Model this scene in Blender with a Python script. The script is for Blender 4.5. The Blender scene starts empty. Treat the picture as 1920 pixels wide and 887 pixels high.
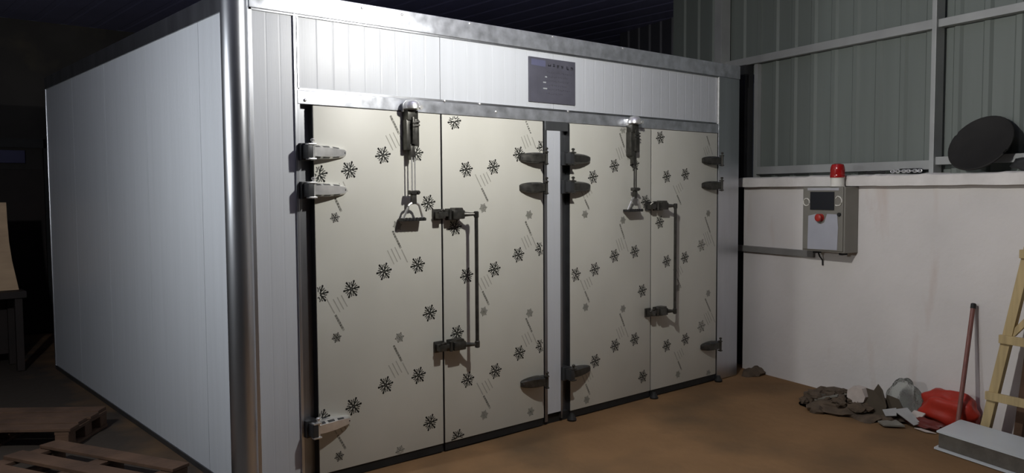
import bpy, bmesh, math, random
from mathutils import Vector, Matrix, noise
from math import sin, cos, pi, radians

random.seed(7)
scene = bpy.context.scene
col = scene.collection

# ------------------------------------------------------------------ camera
cam_data = bpy.data.cameras.new('camera')
cam_data.sensor_width = 36.0
cam_data.lens = 28.589
cam_data.clip_start = 0.05
cam_data.clip_end = 100
cam = bpy.data.objects.new('camera', cam_data)
col.objects.link(cam)
_r = Vector((0.756577, -0.653879, -0.005873))
_u = Vector((0.041479, 0.039026, 0.998377))
_f = Vector((0.652588, 0.755592, -0.056649))
_m = Matrix((( _r.x, _u.x, -_f.x, -2.04536),
             ( _r.y, _u.y, -_f.y, -3.97889),
             ( _r.z, _u.z, -_f.z, 1.59463),
             (0, 0, 0, 1)))
cam.matrix_world = _m
scene.camera = cam

# ------------------------------------------------------------------ world, exposure, lamps
world = bpy.data.worlds.new('world')
scene.world = world
world.use_nodes = True
world.node_tree.nodes['Background'].inputs[0].default_value = (0.62, 0.68, 0.9, 1)
world.node_tree.nodes['Background'].inputs[1].default_value = 0.014
scene.view_settings.view_transform = 'Standard'
scene.view_settings.look = 'None'
scene.view_settings.gamma = 1
scene.view_settings.exposure = 0.0
scene.view_settings.use_curve_mapping = False
LAMP_POS = (0.90, -1.40, 2.68)
LAMP_STRENGTH = 2080.0
SIDE_LAMP_POS = (-2.20, 0.10, 2.05)
SIDE_LAMP_STRENGTH = 1800.0


# ------------------------------------------------------------------ materials
def new_mat(name):
    m = bpy.data.materials.new(name)
    m.use_nodes = True
    nt = m.node_tree
    return m, nt, nt.nodes['Principled BSDF']


def mat(name, base, rough=0.5, metal=0.0, var=0.12, scale=6.0, stretch=(1, 1, 1), bump=0.0, bump_scale=60.0,
        rough_var=0.0, spec=0.5, second=None, second_lo=0.45, second_hi=0.65, second_scale=3.0, second_stretch=(1, 1, 1),
        bump_stretch=None):
    """Principled material: base colour varied by object-space noise, optional second colour in patches, optional bump."""
    m, nt, b = new_mat(name)
    N, L = nt.nodes, nt.links
    tc = N.new('ShaderNodeTexCoord')

    def nz(sc, st, detail=5):
        mp = N.new('ShaderNodeMapping')
        mp.inputs['Scale'].default_value = st
        L.new(tc.outputs['Object'], mp.inputs[0])
        n = N.new('ShaderNodeTexNoise')
        n.inputs['Scale'].default_value = sc
        n.inputs['Detail'].default_value = detail
        L.new(mp.outputs[0], n.inputs['Vector'])
        return n.outputs['Fac']
    n1 = nz(scale, stretch)
    rmp = N.new('ShaderNodeValToRGB')
    lo = [max(0, c * (1 - var)) for c in base]
    hi = [min(1, c * (1 + var)) for c in base]
    rmp.color_ramp.elements[0].position = 0.3
    rmp.color_ramp.elements[1].position = 0.7
    rmp.color_ramp.elements[0].color = (*lo, 1)
    rmp.color_ramp.elements[1].color = (*hi, 1)
    L.new(n1, rmp.inputs[0])
    colour = rmp.outputs[0]
    if second:
        n2 = nz(second_scale, second_stretch, 7)
        r2 = N.new('ShaderNodeValToRGB')
        r2.color_ramp.elements[0].position = second_lo
        r2.color_ramp.elements[1].position = second_hi
        r2.color_ramp.elements[0].color = (0, 0, 0, 1)
        r2.color_ramp.elements[1].color = (1, 1, 1, 1)
        L.new(n2, r2.inputs[0])
        mx = N.new('ShaderNodeMix')
        mx.data_type = 'RGBA'
        L.new(r2.outputs[0], mx.inputs[0])
        L.new(colour, mx.inputs[6])
        mx.inputs[7].default_value = (*second, 1)
        colour = mx.outputs[2]
    L.new(colour, b.inputs['Base Color'])
    b.inputs['Metallic'].default_value = metal
    b.inputs['Specular IOR Level'].default_value = spec
    b.inputs['Roughness'].default_value = rough
    if rough_var:
        mr = N.new('ShaderNodeMapRange')
        mr.inputs[3].default_value = max(0.02, rough - rough_var)
        mr.inputs[4].default_value = min(1, rough + rough_var)
        L.new(n1, mr.inputs[0])
        L.new(mr.outputs[0], b.inputs['Roughness'])
    if bump:
        nb = nz(bump_scale, bump_stretch or stretch)
        bp = N.new('ShaderNodeBump')
        bp.inputs['Strength'].default_value = bump
        bp.inputs['Distance'].default_value = 0.01
        L.new(nb, bp.inputs['Height'])
        L.new(bp.outputs[0], b.inputs['Normal'])
    return m


def emit_mat(name, colour, strength):
    m = bpy.data.materials.new(name)
    m.use_nodes = True
    nt = m.node_tree
    nt.nodes.clear()
    e = nt.nodes.new('ShaderNodeEmission')
    e.inputs[0].default_value = (*colour, 1)
    e.inputs[1].default_value = strength
    o = nt.nodes.new('ShaderNodeOutputMaterial')
    nt.links.new(e.outputs[0], o.inputs[0])
    return m


M = {}
M['panel'] = mat('white_coated_steel', (0.55, 0.575, 0.61), 0.4, 0, 0.03, 3, (6, 6, 0.3), 0.05, 30, bump_stretch=(8, 8, 0.2))
M['film'] = mat('cream_protective_film', (0.58, 0.575, 0.515), 0.45, 0, 0.05, 2.2, (1, 1, 0.7), 0.06, 5)
M['alu'] = mat('brushed_aluminium', (0.62, 0.64, 0.68), 0.34, 1, 0.12, 5, (1, 1, 0.15), 0.02, 40, rough_var=0.08)
M['beam'] = mat('galvanised_steel', (0.50, 0.52, 0.56), 0.33, 0.7, 0.25, 14, (1, 1, 1), 0.04, 25, rough_var=0.12)
M['jamb'] = mat('dull_channel_steel', (0.33, 0.34, 0.36), 0.42, 1, 0.2, 8, (1, 1, 0.2))
M['edge'] = mat('dark_leaf_edge', (0.05, 0.052, 0.055), 0.4, 0.4, 0.2, 8)
M['black'] = mat('black_rubber', (0.012, 0.012, 0.012), 0.7, 0, 0.3, 10)
M['chrome'] = mat('chromed_casting', (0.86, 0.86, 0.85), 0.3, 0.8, 0.1, 20, rough_var=0.06)
M['cast'] = mat('dark_cast_steel', (0.085, 0.083, 0.075), 0.38, 0.75, 0.3, 25, rough_var=0.1)
M['grip'] = mat('black_plastic_grip', (0.018, 0.018, 0.018), 0.45, 0, 0.2, 20)
M['ink'] = mat('black_print_ink', (0.045, 0.047, 0.04), 0.5, 0, 0.2, 30)
M['fade'] = mat('faded_print_ink', (0.27, 0.27, 0.235), 0.5, 0, 0.15, 40)
M['pale'] = mat('pale_print_ink', (0.36, 0.355, 0.31), 0.5, 0, 0.12, 40)
M['plate'] = mat('dark_plate', (0.115, 0.115, 0.145), 0.45, 0.3, 0.15, 6)
M['platetext'] = mat('plate_lettering', (0.055, 0.055, 0.068), 0.5, 0, 0.1, 6)
M['plateblue'] = mat('plate_blue_print', (0.105, 0.11, 0.18), 0.5, 0, 0.1, 6)
M['platelight'] = mat('plate_light_print', (0.36, 0.38, 0.40), 0.5, 0, 0.1, 6)
M['plaster'] = mat('whitewashed_plaster', (0.67, 0.645, 0.625), 0.85, 0, 0.07, 1.6, (1, 1, 1), 0.25, 18,
                   second=(0.56, 0.46, 0.41), second_lo=0.58, second_hi=0.80, second_scale=2.4, second_stretch=(1.6, 1.6, 0.35))
M['cap'] = mat('cement_ledge', (0.68, 0.655, 0.63), 0.9, 0, 0.1, 6, (1, 1, 1), 0.5, 22)
M['sheet'] = mat('grey_green_steel_sheet', (0.16, 0.182, 0.168), 0.62, 0.05, 0.08, 1.5, (4, 4, 0.3), 0.03, 20)
M['darksheet'] = mat('dark_blue_steel_sheet', (0.06, 0.062, 0.075), 0.5, 0.2, 0.1, 2)
M['steel'] = mat('painted_grey_steel', (0.34, 0.35, 0.345), 0.5, 0.2, 0.1, 4)
M['darksteel'] = mat('dark_painted_steel', (0.035, 0.036, 0.038), 0.5, 0.2, 0.2, 4)
M['roof'] = mat('blue_grey_roof_sheet', (0.24, 0.24, 0.40), 0.4, 0.3, 0.1, 1.2)
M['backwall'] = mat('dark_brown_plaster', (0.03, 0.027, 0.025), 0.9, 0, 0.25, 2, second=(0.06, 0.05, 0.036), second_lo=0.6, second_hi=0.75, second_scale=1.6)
M['floor'] = mat('trodden_brown_earth', (0.215, 0.126, 0.062), 0.9, 0, 0.16, 1.3, (1, 1, 1), 0.5, 14, spec=0.15,
                 second=(0.125, 0.082, 0.046), second_lo=0.50, second_hi=0.72, second_scale=1.1)
# the ground beside the drying room takes a darker colour, with a ragged border
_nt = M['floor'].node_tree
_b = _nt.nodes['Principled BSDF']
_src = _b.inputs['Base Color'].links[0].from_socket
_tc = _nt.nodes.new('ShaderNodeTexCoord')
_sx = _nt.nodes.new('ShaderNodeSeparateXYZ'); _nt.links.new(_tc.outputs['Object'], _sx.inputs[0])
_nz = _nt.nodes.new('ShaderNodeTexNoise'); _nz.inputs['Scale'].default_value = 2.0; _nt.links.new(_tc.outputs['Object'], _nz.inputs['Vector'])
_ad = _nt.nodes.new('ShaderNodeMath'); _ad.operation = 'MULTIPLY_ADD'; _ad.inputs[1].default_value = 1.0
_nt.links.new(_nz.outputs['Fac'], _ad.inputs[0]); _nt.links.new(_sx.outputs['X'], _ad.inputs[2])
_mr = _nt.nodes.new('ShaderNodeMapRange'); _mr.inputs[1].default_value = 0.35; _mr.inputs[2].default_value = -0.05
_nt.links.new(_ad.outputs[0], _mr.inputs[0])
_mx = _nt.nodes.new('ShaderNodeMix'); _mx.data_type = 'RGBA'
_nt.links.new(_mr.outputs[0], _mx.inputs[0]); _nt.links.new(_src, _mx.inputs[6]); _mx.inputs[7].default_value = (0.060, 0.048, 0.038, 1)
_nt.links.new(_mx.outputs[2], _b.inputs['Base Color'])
M['palletwood_legshade'] = mat('old_pallet_wood_leg_shade', (0.095, 0.052, 0.03), 0.8, 0, 0.35, 5, (1, 1, 1), 0.3, 40)
M['ladderwood'] = mat('yellow_pine', (0.47, 0.36, 0.18), 0.65, 0, 0.15, 9, (4, 4, 0.4), 0.15, 40)
M['cabinet'] = mat('grey_cabinet_paint', (0.215, 0.205, 0.18), 0.5, 0.1, 0.07, 5)
M['screen'] = mat('dark_screen', (0.012, 0.014, 0.02), 0.2, 0, 0.1, 5)
M['label'] = mat('pale_label', (0.42, 0.42, 0.45), 0.6, 0, 0.05, 6)
M['paper'] = mat('bluish_paper', (0.40, 0.41, 0.46), 0.8, 0, 0.04, 8)
M['whitemark'] = mat('white_loop', (0.72, 0.70, 0.64), 0.6, 0, 0.05, 6)
M['red'] = mat('red_plastic', (0.42, 0.03, 0.022), 0.35, 0, 0.15, 10)
M['redlens'] = mat('red_beacon_lens', (0.34, 0.012, 0.012), 0.18, 0, 0.2, 20)
M['redbag'] = mat('red_plastic_bag', (0.42, 0.030, 0.016), 0.42, 0, 0.18, 6, bump=0.35, bump_scale=12)
M['darkredbag'] = mat('dark_red_bag', (0.13, 0.018, 0.012), 0.5, 0, 0.2, 8, bump=0.3, bump_scale=14)
M['polewood'] = mat('red_brown_handle', (0.21, 0.085, 0.07), 0.5, 0, 0.2, 10, (6, 6, 0.5))
M['boardtop'] = mat('pale_sheet_steel', (0.56, 0.60, 0.62), 0.4, 0, 0.04, 3)
M['core'] = mat('grey_foam_core', (0.10, 0.09, 0.075), 0.9, 0, 0.2, 14, bump=0.3, bump_scale=50)
M['rubble'] = mat('earthy_rubble', (0.092, 0.066, 0.044), 0.95, 0, 0.35, 12, bump=0.6, bump_scale=30)
M['whitechunk'] = mat('white_plaster_chunk', (0.52, 0.46, 0.42), 0.9, 0, 0.08, 12, bump=0.3, bump_scale=30)
M['card'] = mat('brown_cardboard', (0.065, 0.050, 0.032), 0.85, 0, 0.15, 8)
M['tile'] = mat('grey_tile', (0.19, 0.18, 0.15), 0.7, 0, 0.1, 12)
M['poly'] = mat('whitish_plastic_scrap', (0.34, 0.34, 0.33), 0.4, 0, 0.12, 14)
M['tan'] = mat('tan_plywood', (0.52, 0.36, 0.22), 0.7, 0, 0.12, 3, (1, 1, 5))
M['disc'] = mat('sooty_black_iron', (0.012, 0.011, 0.010), 0.75, 0.1, 0.3, 8)
M['door'] = mat('dark_red_brown_door', (0.016, 0.009, 0.007), 0.7, 0, 0.3, 4)
M['bluepane'] = mat('dim_blue_pane', (0.05, 0.05, 0.11), 0.3, 0, 0.1, 4)
M['trunk'] = mat('grey_cable_trunking', (0.19, 0.185, 0.175), 0.6, 0, 0.12, 6)

m, nt, b = new_mat('clear_plastic')
b.inputs['Base Color'].default_value = (0.80, 0.84, 0.80, 1)
b.inputs['Roughness'].default_value = 0.12
b.inputs['Transmission Weight'].default_value = 0.93
b.inputs['IOR'].default_value = 1.15
b.inputs['Specular IOR Level'].default_value = 0.9
_n = nt.nodes.new('ShaderNodeTexNoise'); _n.inputs['Scale'].default_value = 22
_bp = nt.nodes.new('ShaderNodeBump'); _bp.inputs['Strength'].default_value = 0.6; _bp.inputs['Distance'].default_value = 0.02
nt.links.new(_n.outputs['Fac'], _bp.inputs['Height']); nt.links.new(_bp.outputs[0], b.inputs['Normal'])
M['clear'] = m
M['bulb'] = emit_mat('bulb_glow', (1.0, 0.98, 0.93), LAMP_STRENGTH)
M['sidebulb'] = emit_mat('side_bulb_glow', (0.95, 0.98, 1.0), SIDE_LAMP_STRENGTH)


# ------------------------------------------------------------------ mesh helpers
class MB:
    """Collects shapes in world coordinates (or through a mapping T) and links them as one mesh."""

    def __init__(self, T=None):
        self.v, self.f, self.mi, self.T = [], [], [], T

    def add(self, verts, faces, mi=0):
        o = len(self.v)
        for p in verts:
            self.v.append(tuple(self.T(*p)) if self.T else tuple(p))
        for f in faces:
            self.f.append([i + o for i in f])
            self.mi.append(mi)
        return self

    def box(self, x0, x1, y0, y1, z0, z1, mi=0, bev=0.0):
        if x1 < x0: x0, x1 = x1, x0
        if y1 < y0: y0, y1 = y1, y0
        if z1 < z0: z0, z1 = z1, z0
        if bev <= 0:
            v = [(x, y, z) for x in (x0, x1) for y in (y0, y1) for z in (z0, z1)]
            f = [(0, 1, 3, 2), (4, 6, 7, 5), (0, 4, 5, 1), (2, 3, 7, 6), (0, 2, 6, 4), (1, 5, 7, 3)]
            return self.add(v, f, mi)
        bm = bmesh.new()
        bmesh.ops.create_cube(bm, size=1)
        for q in bm.verts:
            q.co = Vector(((x0 + x1) / 2 + q.co.x * (x1 - x0), (y0 + y1) / 2 + q.co.y * (y1 - y0), (z0 + z1) / 2 + q.co.z * (z1 - z0)))
        bmesh.ops.bevel(bm, geom=list(bm.edges), offset=bev, segments=2, affect='EDGES', profile=0.6)
        return self.bm(bm, mi)

    def bm(self, bm, mi=0):
        bm.verts.index_update()
        v = [tuple(q.co) for q in bm.verts]
        f = [[q.index for q in fc.verts] for fc in bm.faces]
        bm.free()
        return self.add(v, f, mi)

    def prism(self, poly, z0, z1, mi=0):
        n = len(poly)
        v = [(x, y, z0) for x, y in poly] + [(x, y, z1) for x, y in poly]
        f = [[i, (i + 1) % n, (i + 1) % n + n, i + n] for i in range(n)]
        f.append(list(range(n))[::-1]); f.append(list(range(n, 2 * n)))
        return self.add(v, f, mi)

    def slab(self, poly, y0, y1, mi=0):
        """polygon given in (x, z), extruded along y"""
        n = len(poly)
        v = [(x, y0, z) for x, z in poly] + [(x, y1, z) for x, z in poly]
        f = [[i, (i + 1) % n, (i + 1) % n + n, i + n] for i in range(n)]
        f.append(list(range(n))[::-1]); f.append(list(range(n, 2 * n)))
        return self.add(v, f, mi)

    def tube(self, pts, r, n=10, mi=0, closed=False):
        P = [Vector(p) for p in pts]
        k = len(P)
        rs = r if isinstance(r, (list, tuple)) else [r] * k
        v, f = [], []
        for i in range(k):
            if closed:
                t = P[(i + 1) % k] - P[i - 1]
            else:
                t = P[min(i + 1, k - 1)] - P[max(i - 1, 0)]
            t.normalize()
            a = Vector((0, 0, 1)) if abs(t.z) < 0.9 else Vector((1, 0, 0))
            e1 = t.cross(a).normalized(); e2 = t.cross(e1)
            for j in range(n):
                q = P[i] + (e1 * cos(2 * pi * j / n) + e2 * sin(2 * pi * j / n)) * rs[i]
                v.append(tuple(q))
        m = k if closed else k - 1
        for i in range(m):
            for j in range(n):
                i2 = (i + 1) % k
                f.append([i * n + j, i * n + (j + 1) % n, i2 * n + (j + 1) % n, i2 * n + j])
        if not closed:
            f.append(list(range(n))[::-1]); f.append([(k - 1) * n + j for j in range(n)])
        return self.add(v, f, mi)

    def lathe(self, prof, c=(0, 0, 0), n=20, mi=0, axis='z'):
        """prof: list of (radius, height) along the axis from c"""
        v, f = [], []
        k = len(prof)
        for r, h in prof:
            for j in range(n):
                a = 2 * pi * j / n
                q = (r * cos(a), r * sin(a), h)
                if axis == 'y': q = (q[0], q[2], q[1])
                if axis == 'x': q = (q[2], q[0], q[1])
                v.append((c[0] + q[0], c[1] + q[1], c[2] + q[2]))
        for i in range(k - 1):
            for j in range(n):
                f.append([i * n + j, i * n + (j + 1) % n, (i + 1) * n + (j + 1) % n, (i + 1) * n + j])
        f.append(list(range(n))[::-1]); f.append([(k - 1) * n + j for j in range(n)])
        return self.add(v, f, mi)

    def blob(self, c, size, sub=2, amp=0.25, freq=2.0, seed=0, mi=0, flat=None, squash=0.0):
        bm = bmesh.new()
        bmesh.ops.create_icosphere(bm, subdivisions=sub, radius=1)
        for q in bm.verts:
            d = 1 + amp * noise.noise(q.co * freq + Vector((seed * 3.1, seed * 1.7, seed)))
            p = q.co * d
            p = Vector((p.x * size[0], p.y * size[1], p.z * size[2]))
            if flat is not None and p.z < flat: p.z = flat
            q.co = p + Vector(c)
        return self.bm(bm, mi)

    def build(self, name, mats, parent=None, smooth=0, loc=None):
        """loc None: vertices are world coordinates. Otherwise vertices are local and the object stands at loc."""
        me = bpy.data.meshes.new(name)
        o = bpy.data.objects.new(name, me)
        col.objects.link(o)
        base = WP.get(parent.name, Vector()) if parent else Vector()
        if loc is None:
            vs = [(x - base.x, y - base.y, z - base.z) for x, y, z in self.v]
            WP[o.name] = base.copy()
        else:
            vs = self.v
            o.location = Vector(loc) - base
            WP[o.name] = Vector(loc)
        me.from_pydata(vs, [], self.f)
        for mm in (mats if isinstance(mats, (list, tuple)) else [mats]):
            me.materials.append(M[mm])
        if len(set(self.mi)) > 1:
            me.polygons.foreach_set('material_index', self.mi)
        b_ = bmesh.new(); b_.from_mesh(me)
        bmesh.ops.recalc_face_normals(b_, faces=b_.faces)
        b_.to_mesh(me); b_.free()
        if smooth:
            me.polygons.foreach_set('use_smooth', [True] * len(me.polygons))
            me.set_sharp_from_angle(angle=radians(smooth))
        me.update()
        if parent: o.parent = parent
        return o


WP = {}


def root_at(name, loc, label, cat, group=None, kind=None):
    o = bpy.data.objects.new(name, None)
    o.empty_display_size = 0.1
    col.objects.link(o)
    o.location = loc
    WP[o.name] = Vector(loc)
    tag(o, label, cat, group, kind)
    return o


def tag(o, label=None, cat=None, group=None, kind=None):
    if label: o['label'] = label
    if cat: o['category'] = cat
    if group: o['group'] = group
    if kind: o['kind'] = kind
    return o


def copy_part(src, parent, loc):
    o = src.copy()
    col.objects.link(o)
    o.parent = parent
    o.location = Vector(loc) - WP[parent.name]
    WP[o.name] = Vector(loc)
    return o


def thing(mb, name, mats, label, cat, group=None, smooth=0, kind=None):
    """a one-mesh thing whose origin is the middle of its base"""
    xs = [v[0] for v in mb.v]; ys = [v[1] for v in mb.v]; zs = [v[2] for v in mb.v]
    c = Vector(((min(xs) + max(xs)) / 2, (min(ys) + max(ys)) / 2, min(zs)))
    mb.v = [(x - c.x, y - c.y, z - c.z) for x, y, z in mb.v]
    o = mb.build(name, mats, None, smooth, loc=c)
    return tag(o, label, cat, group, kind)


# frame of the right-hand wall: s runs along it towards the viewer, off is the distance into the room
WA = radians(13.5)
WP0 = Vector((4.2, 0.1, 0)); WD = Vector((-sin(WA), -cos(WA), 0)); WN = Vector((-cos(WA), sin(WA), 0))


def WC(s, off, z):
    """as W, but kept clear of the wall face"""
    return W(s, max(off, 0.004), z)


def W(s, off, z):
    return WP0 + WD * s + WN * off + Vector((0, 0, z))


# ------------------------------------------------------------------ the setting
ZR = 3.52     # underside of the roof
# floor: an uneven earth slab
mb = MB()
nx, ny = 70, 70
X0, X1, Y0, Y1 = -6.0, 9.0, -7.0, 8.0
vs = []
for j in range(ny + 1):
    for i in range(nx + 1):
        x = X0 + (X1 - X0) * i / nx; y = Y0 + (Y1 - Y0) * j / ny
        vs.append((x, y, 0.006 * noise.noise(Vector((x * 1.3, y * 1.3, 0))) - 0.004))
fs = [[j * (nx + 1) + i, j * (nx + 1) + i + 1, (j + 1) * (nx + 1) + i + 1, (j + 1) * (nx + 1) + i] for j in range(ny) for i in range(nx)]
mb.add(vs, fs)
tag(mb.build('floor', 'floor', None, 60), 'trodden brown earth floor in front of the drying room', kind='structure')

# right wall, masonry lower part with a projecting cement ledge
mb = MB(W)
mb.box(-0.02, 4.5, -0.24, 0, -0.05, 1.625)
o = tag(mb.build('wall_right', 'plaster'), 'low whitewashed plaster wall with faint rust stains', kind='structure')
mb = MB(W)
n = 90
ring = []
for i in range(n + 1):
    s = -0.03 + 4.5 * i / n
    h = 1.692 + 0.008 * noise.noise(Vector((s * 7, 0, 3))) + 0.006 * noise.noise(Vector((s * 23, 5, 3)))
    ring.append([(s, -0.24, 1.61), (s, 0.058, 1.612 + 0.004 * noise.noise(Vector((s * 5, 9, 1)))), (s, 0.060, h - 0.008), (s, 0.045, h), (s, -0.24, h + 0.004)])
vs = [p for r in ring for p in r]
fs = []
for i in range(n):
    for k in range(5):
        fs.append([i * 5 + k, i * 5 + (k + 1) % 5, (i + 1) * 5 + (k + 1) % 5, (i + 1) * 5 + k])
fs.append([0, 1, 2, 3, 4]); fs.append([n * 5 + k for k in range(5)])
mb.add(vs, fs)
tag(mb.build('trim_1', 'cap', None, 40), 'rough cement ledge capping the white wall', kind='structure')


def sheet_profile(s0, s1, off, pitch=0.21, h=0.016, th=0.002):
    pts = []
    s = s0
    while s < s1 - 1e-4:
        for d, o_ in ((0, 0), (0.132, 0), (0.150, h), (0.186, h), (0.204, 0)):
            if s + d <= s1: pts.append((s + d, off + o_))
        s += pitch
    pts.append((s1, off))
    back = [(a, b_ - th) for a, b_ in pts[::-1]]
    return pts + back


def cladding(name, label, s0, s1, z0, z1, off, matname, width=0.84):
    r = root_at(name, W(s0, off, z0), label, None, None, 'structure')
    k = s0
    while k < s1 - 0.01:
        e = min(k + width, s1)
        mb = MB(W)
        mb.prism(sheet_profile(k, e, off), z0, z1)
        mb.build('sheet', matname, r)
        k = e
    return r


cladding('wall_right_upper', 'grey-green ribbed steel cladding above the white wall', -0.03, 3.7, 1.69, ZR, -0.2, 'sheet')
cladding('wall_right_far', 'ribbed steel cladding above the end of the drying room', -1.27, -0.03, 2.62, ZR, -0.2, 'sheet')
cladding('wall_right_rear', 'dark ribbed steel cladding set back behind the drying room', -3.0, -1.5, 0.0, ZR, -0.75, 'darksheet')

# steel members of the shed
def member(name, label, a, matname, bev=0.003):
    mb = MB(W); mb.box(*a, bev=bev)
    return tag(mb.build(name, matname), label, kind='structure')


member('trim_2', 'grey steel post above the end of the drying room', (-0.49, -0.40, -0.17, -0.06, 0, ZR), 'steel')
member('trim_3', 'grey steel post standing on the white wall ledge', (1.70, 1.735, -0.170, -0.080, 1.697, ZR), 'steel')
member('trim_4', 'grey steel rail running between the two steel posts', (-0.40, 1.70, -0.168, -0.11, 2.70, 2.765), 'steel')
member('trim_5', 'pale steel rail right of the standing post', (1.735, 3.7, -0.168, -0.10, 2.70, 2.755), 'steel')
member('trim_6', 'grey bottom rail of the cladding on the ledge', (-0.02, 1.70, -0.168, -0.13, 1.725, 1.79), 'steel')
member('trim_7', 'pale bottom rail of the cladding by the black pan', (1.735, 3.7, -0.168, -0.10, 1.755, 1.81), 'steel')
member('trim_8', 'dark steel post in the gap beside the drying room', (-0.235, -0.12, -0.19, -0.09, 0, 2.70), 'darksteel')
member('trim_9', 'dark steel jamb at the narrow opening above the ledge', (-0.07, -0.03, -0.20, -0.15, 1.69, 2.70), 'steel')

# rear and left walls, roof
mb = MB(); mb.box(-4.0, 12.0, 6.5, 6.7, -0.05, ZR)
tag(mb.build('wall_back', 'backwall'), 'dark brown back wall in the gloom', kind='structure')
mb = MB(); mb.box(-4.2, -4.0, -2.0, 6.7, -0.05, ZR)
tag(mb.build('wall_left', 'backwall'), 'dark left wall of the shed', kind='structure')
r = root_at('ceiling', (3, 0, ZR), 'blue-grey ribbed roof sheets over the shed', None, None, 'structure')
for k in range(17):
    x0 = -4.2 + k * 0.9
    poly = []
    for q in range(3):
        for d, h in ((0, 0), (0.2, 0), (0.22, 0.006), (0.27, 0.006), (0.29, 0)):
            poly.append((x0 + q * 0.3 + d, ZR + h))
    poly.append((x0 + 0.9, ZR))
    poly += [(a, c + 0.01) for a, c in poly[::-1]]
    mb = MB(); mb.slab(poly, -3.0, 6.5); mb.build('sheet', 'roof', r)

# dark doorway behind the drying room, far left
d = root_at('door_1', (-0.5, 6.48, 0), 'dark doorway with a dim blue transom in the back wall', None, None, 'structure')
mb = MB(); mb.box(-1.5, 0.05, 6.43, 6.5, 2.10, 2.20); mb.box(-0.02, 0.06, 6.43, 6.5, 0, 2.20); mb.box(-1.5, -1.42, 6.43, 6.5, 0, 2.2); mb.build('door_frame', 'black', d)
mb = MB(); mb.box(-1.42, -0.02, 6.46, 6.49, 0, 1.86, bev=0.004); mb.build('door_panel', 'door', d)
mb = MB(); mb.box(-1.42, -0.20, 6.45, 6.48, 1.93, 2.07, bev=0.004); mb.build('transom_pane', 'bluepane', d)


# ------------------------------------------------------------------ the drying room
DR = root_at('drying_room', (-0.4, 0, 0), 'big white insulated drying room with four cream snowflake-printed doors', 'drying room')
ZT = 2.521    # top of panels
ZB = 2.625    # top of beam


def ribbed(a0, a1, front, back, pitch=0.098, groove=0.006, depth=0.0025, phase=0.0):
    """plan polygon of a panel with shallow V grooves: (along, across)"""
    pts = [(a0, front)]
    k = a0 + phase + pitch
    sg = 1 if back > front else -1
    while k < a1 - 0.02:
        pts += [(k - groove, front), (k, front + sg * depth), (k + groove, front)]
        k += pitch
    pts += [(a1, front), (a1, back), (a0, back)]
    return pts


# left side: five sandwich panels with recessed joints
seams = [0.0, 0.55, 1.49, 2.43, 3.37, 4.31]
for a, c in zip(seams, seams[1:]):
    mb = MB(lambda x, y, z: (y, x, z))
    mb.prism(ribbed(a + 0.002, c - 0.002, -0.396, -0.30, 0.0588, 0.010, 0.0005), 0.03, ZT)
    mb.build('side_panel', 'panel', DR)
mb = MB(); mb.box(-0.405, -0.30, 0.05, 4.31, ZT, ZB, bev=0.003); mb.build('side_top_trim', 'jamb', DR)
mb = MB(); mb.box(-0.404, -0.30, 0.05, 4.31, -0.01, 0.03); mb.build('side_base_channel', 'edge', DR)
mb = MB(); mb.box(-0.402, -0.38, 4.305, 4.335, 0, ZB, bev=0.003); mb.build('rear_corner_trim', 'alu', DR)
mb = MB(); mb.box(-0.38, 3.90, 4.23, 4.31, 0, ZT); mb.build('rear_wall', 'panel', DR)
mb = MB(); mb.box(3.82, 3.905, 0.06, 4.31, 0, ZT); mb.build('far_side_wall', 'panel', DR)
mb = MB(); mb.box(-0.39, 3.90, 0.03, 4.31, ZT, ZT + 0.08); mb.build('roof_panel', 'panel', DR)

# round corner post with flat flanges
CX, CY, CR = -0.417, 0.0, 0.066
mb = MB()
mb.lathe([(CR, 0), (CR, ZB + 0.03)], (CX, CY, 0), 40)
mb.build('corner_post', 'alu', DR, 40)
mb = MB(); mb.box(-0.40, -0.328, -0.004, 0.03, 0.0, ZB, bev=0.002); mb.build('corner_flange', 'alu', DR)

# front corner panel, joint strip, fascia panels
mb = MB(); mb.prism(ribbed(-0.328, -0.106, 0.004, 0.09, 0.075, 0.006, 0.0004), 0.0, ZT); mb.build('corner_panel', 'panel', DR)
mb = MB(); mb.box(-0.106, -0.090, -0.006, 0.05, 0.0, ZT, bev=0.002); mb.build('joint_strip', 'alu', DR)
mb = MB(); mb.box(-0.086, -0.074, -0.001, 0.05, 2.13, ZT, bev=0.002); mb.build('sealant_bead', 'beam', DR)
fx = [-0.074, 0.836, 1.77, 2.70, 3.628]
for a, c in zip(fx, fx[1:]):
    mb = MB(); mb.prism(ribbed(a + 0.0015, c - 0.0015, 0.006, 0.09, 0.1, 0.008, 0.0009), 2.12, ZT); mb.build('fascia_panel', 'panel', DR)

# metal frame
mb = MB(); mb.box(-0.345, 3.93, -0.012, 0.05, ZT - 0.004, ZB, bev=0.003)
beam = mb.build('top_beam', 'beam', DR)
mb = MB(); mb.box(-0.345, 3.92, -0.004, 0.02, ZT - 0.014, ZT - 0.002, bev=0.001); mb.build('top_beam_lip', 'jamb', DR)
mb = MB(); mb.box(-0.090, 3.64, -0.004, 0.06, 2.054, 2.125, bev=0.003)
header = mb.build('door_header', 'beam', DR)
mb = MB(); mb.box(-0.090, 3.64, -0.001, 0.04, 2.125, 2.139, bev=0.001); mb.build('header_lip', 'jamb', DR)
for i, (x, z) in enumerate(((-0.047, 2.075), (0.86, 2.131), (1.13, 2.131), (1.26, 2.09), (1.9, 2.131))):
    mb = MB(); mb.lathe([(0.0085, 0), (0.008, -0.004), (0.004, -0.007)], (x, -0.003, z), 10, axis='y')
    mb.build('screw', 'chrome', header, 40)
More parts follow.
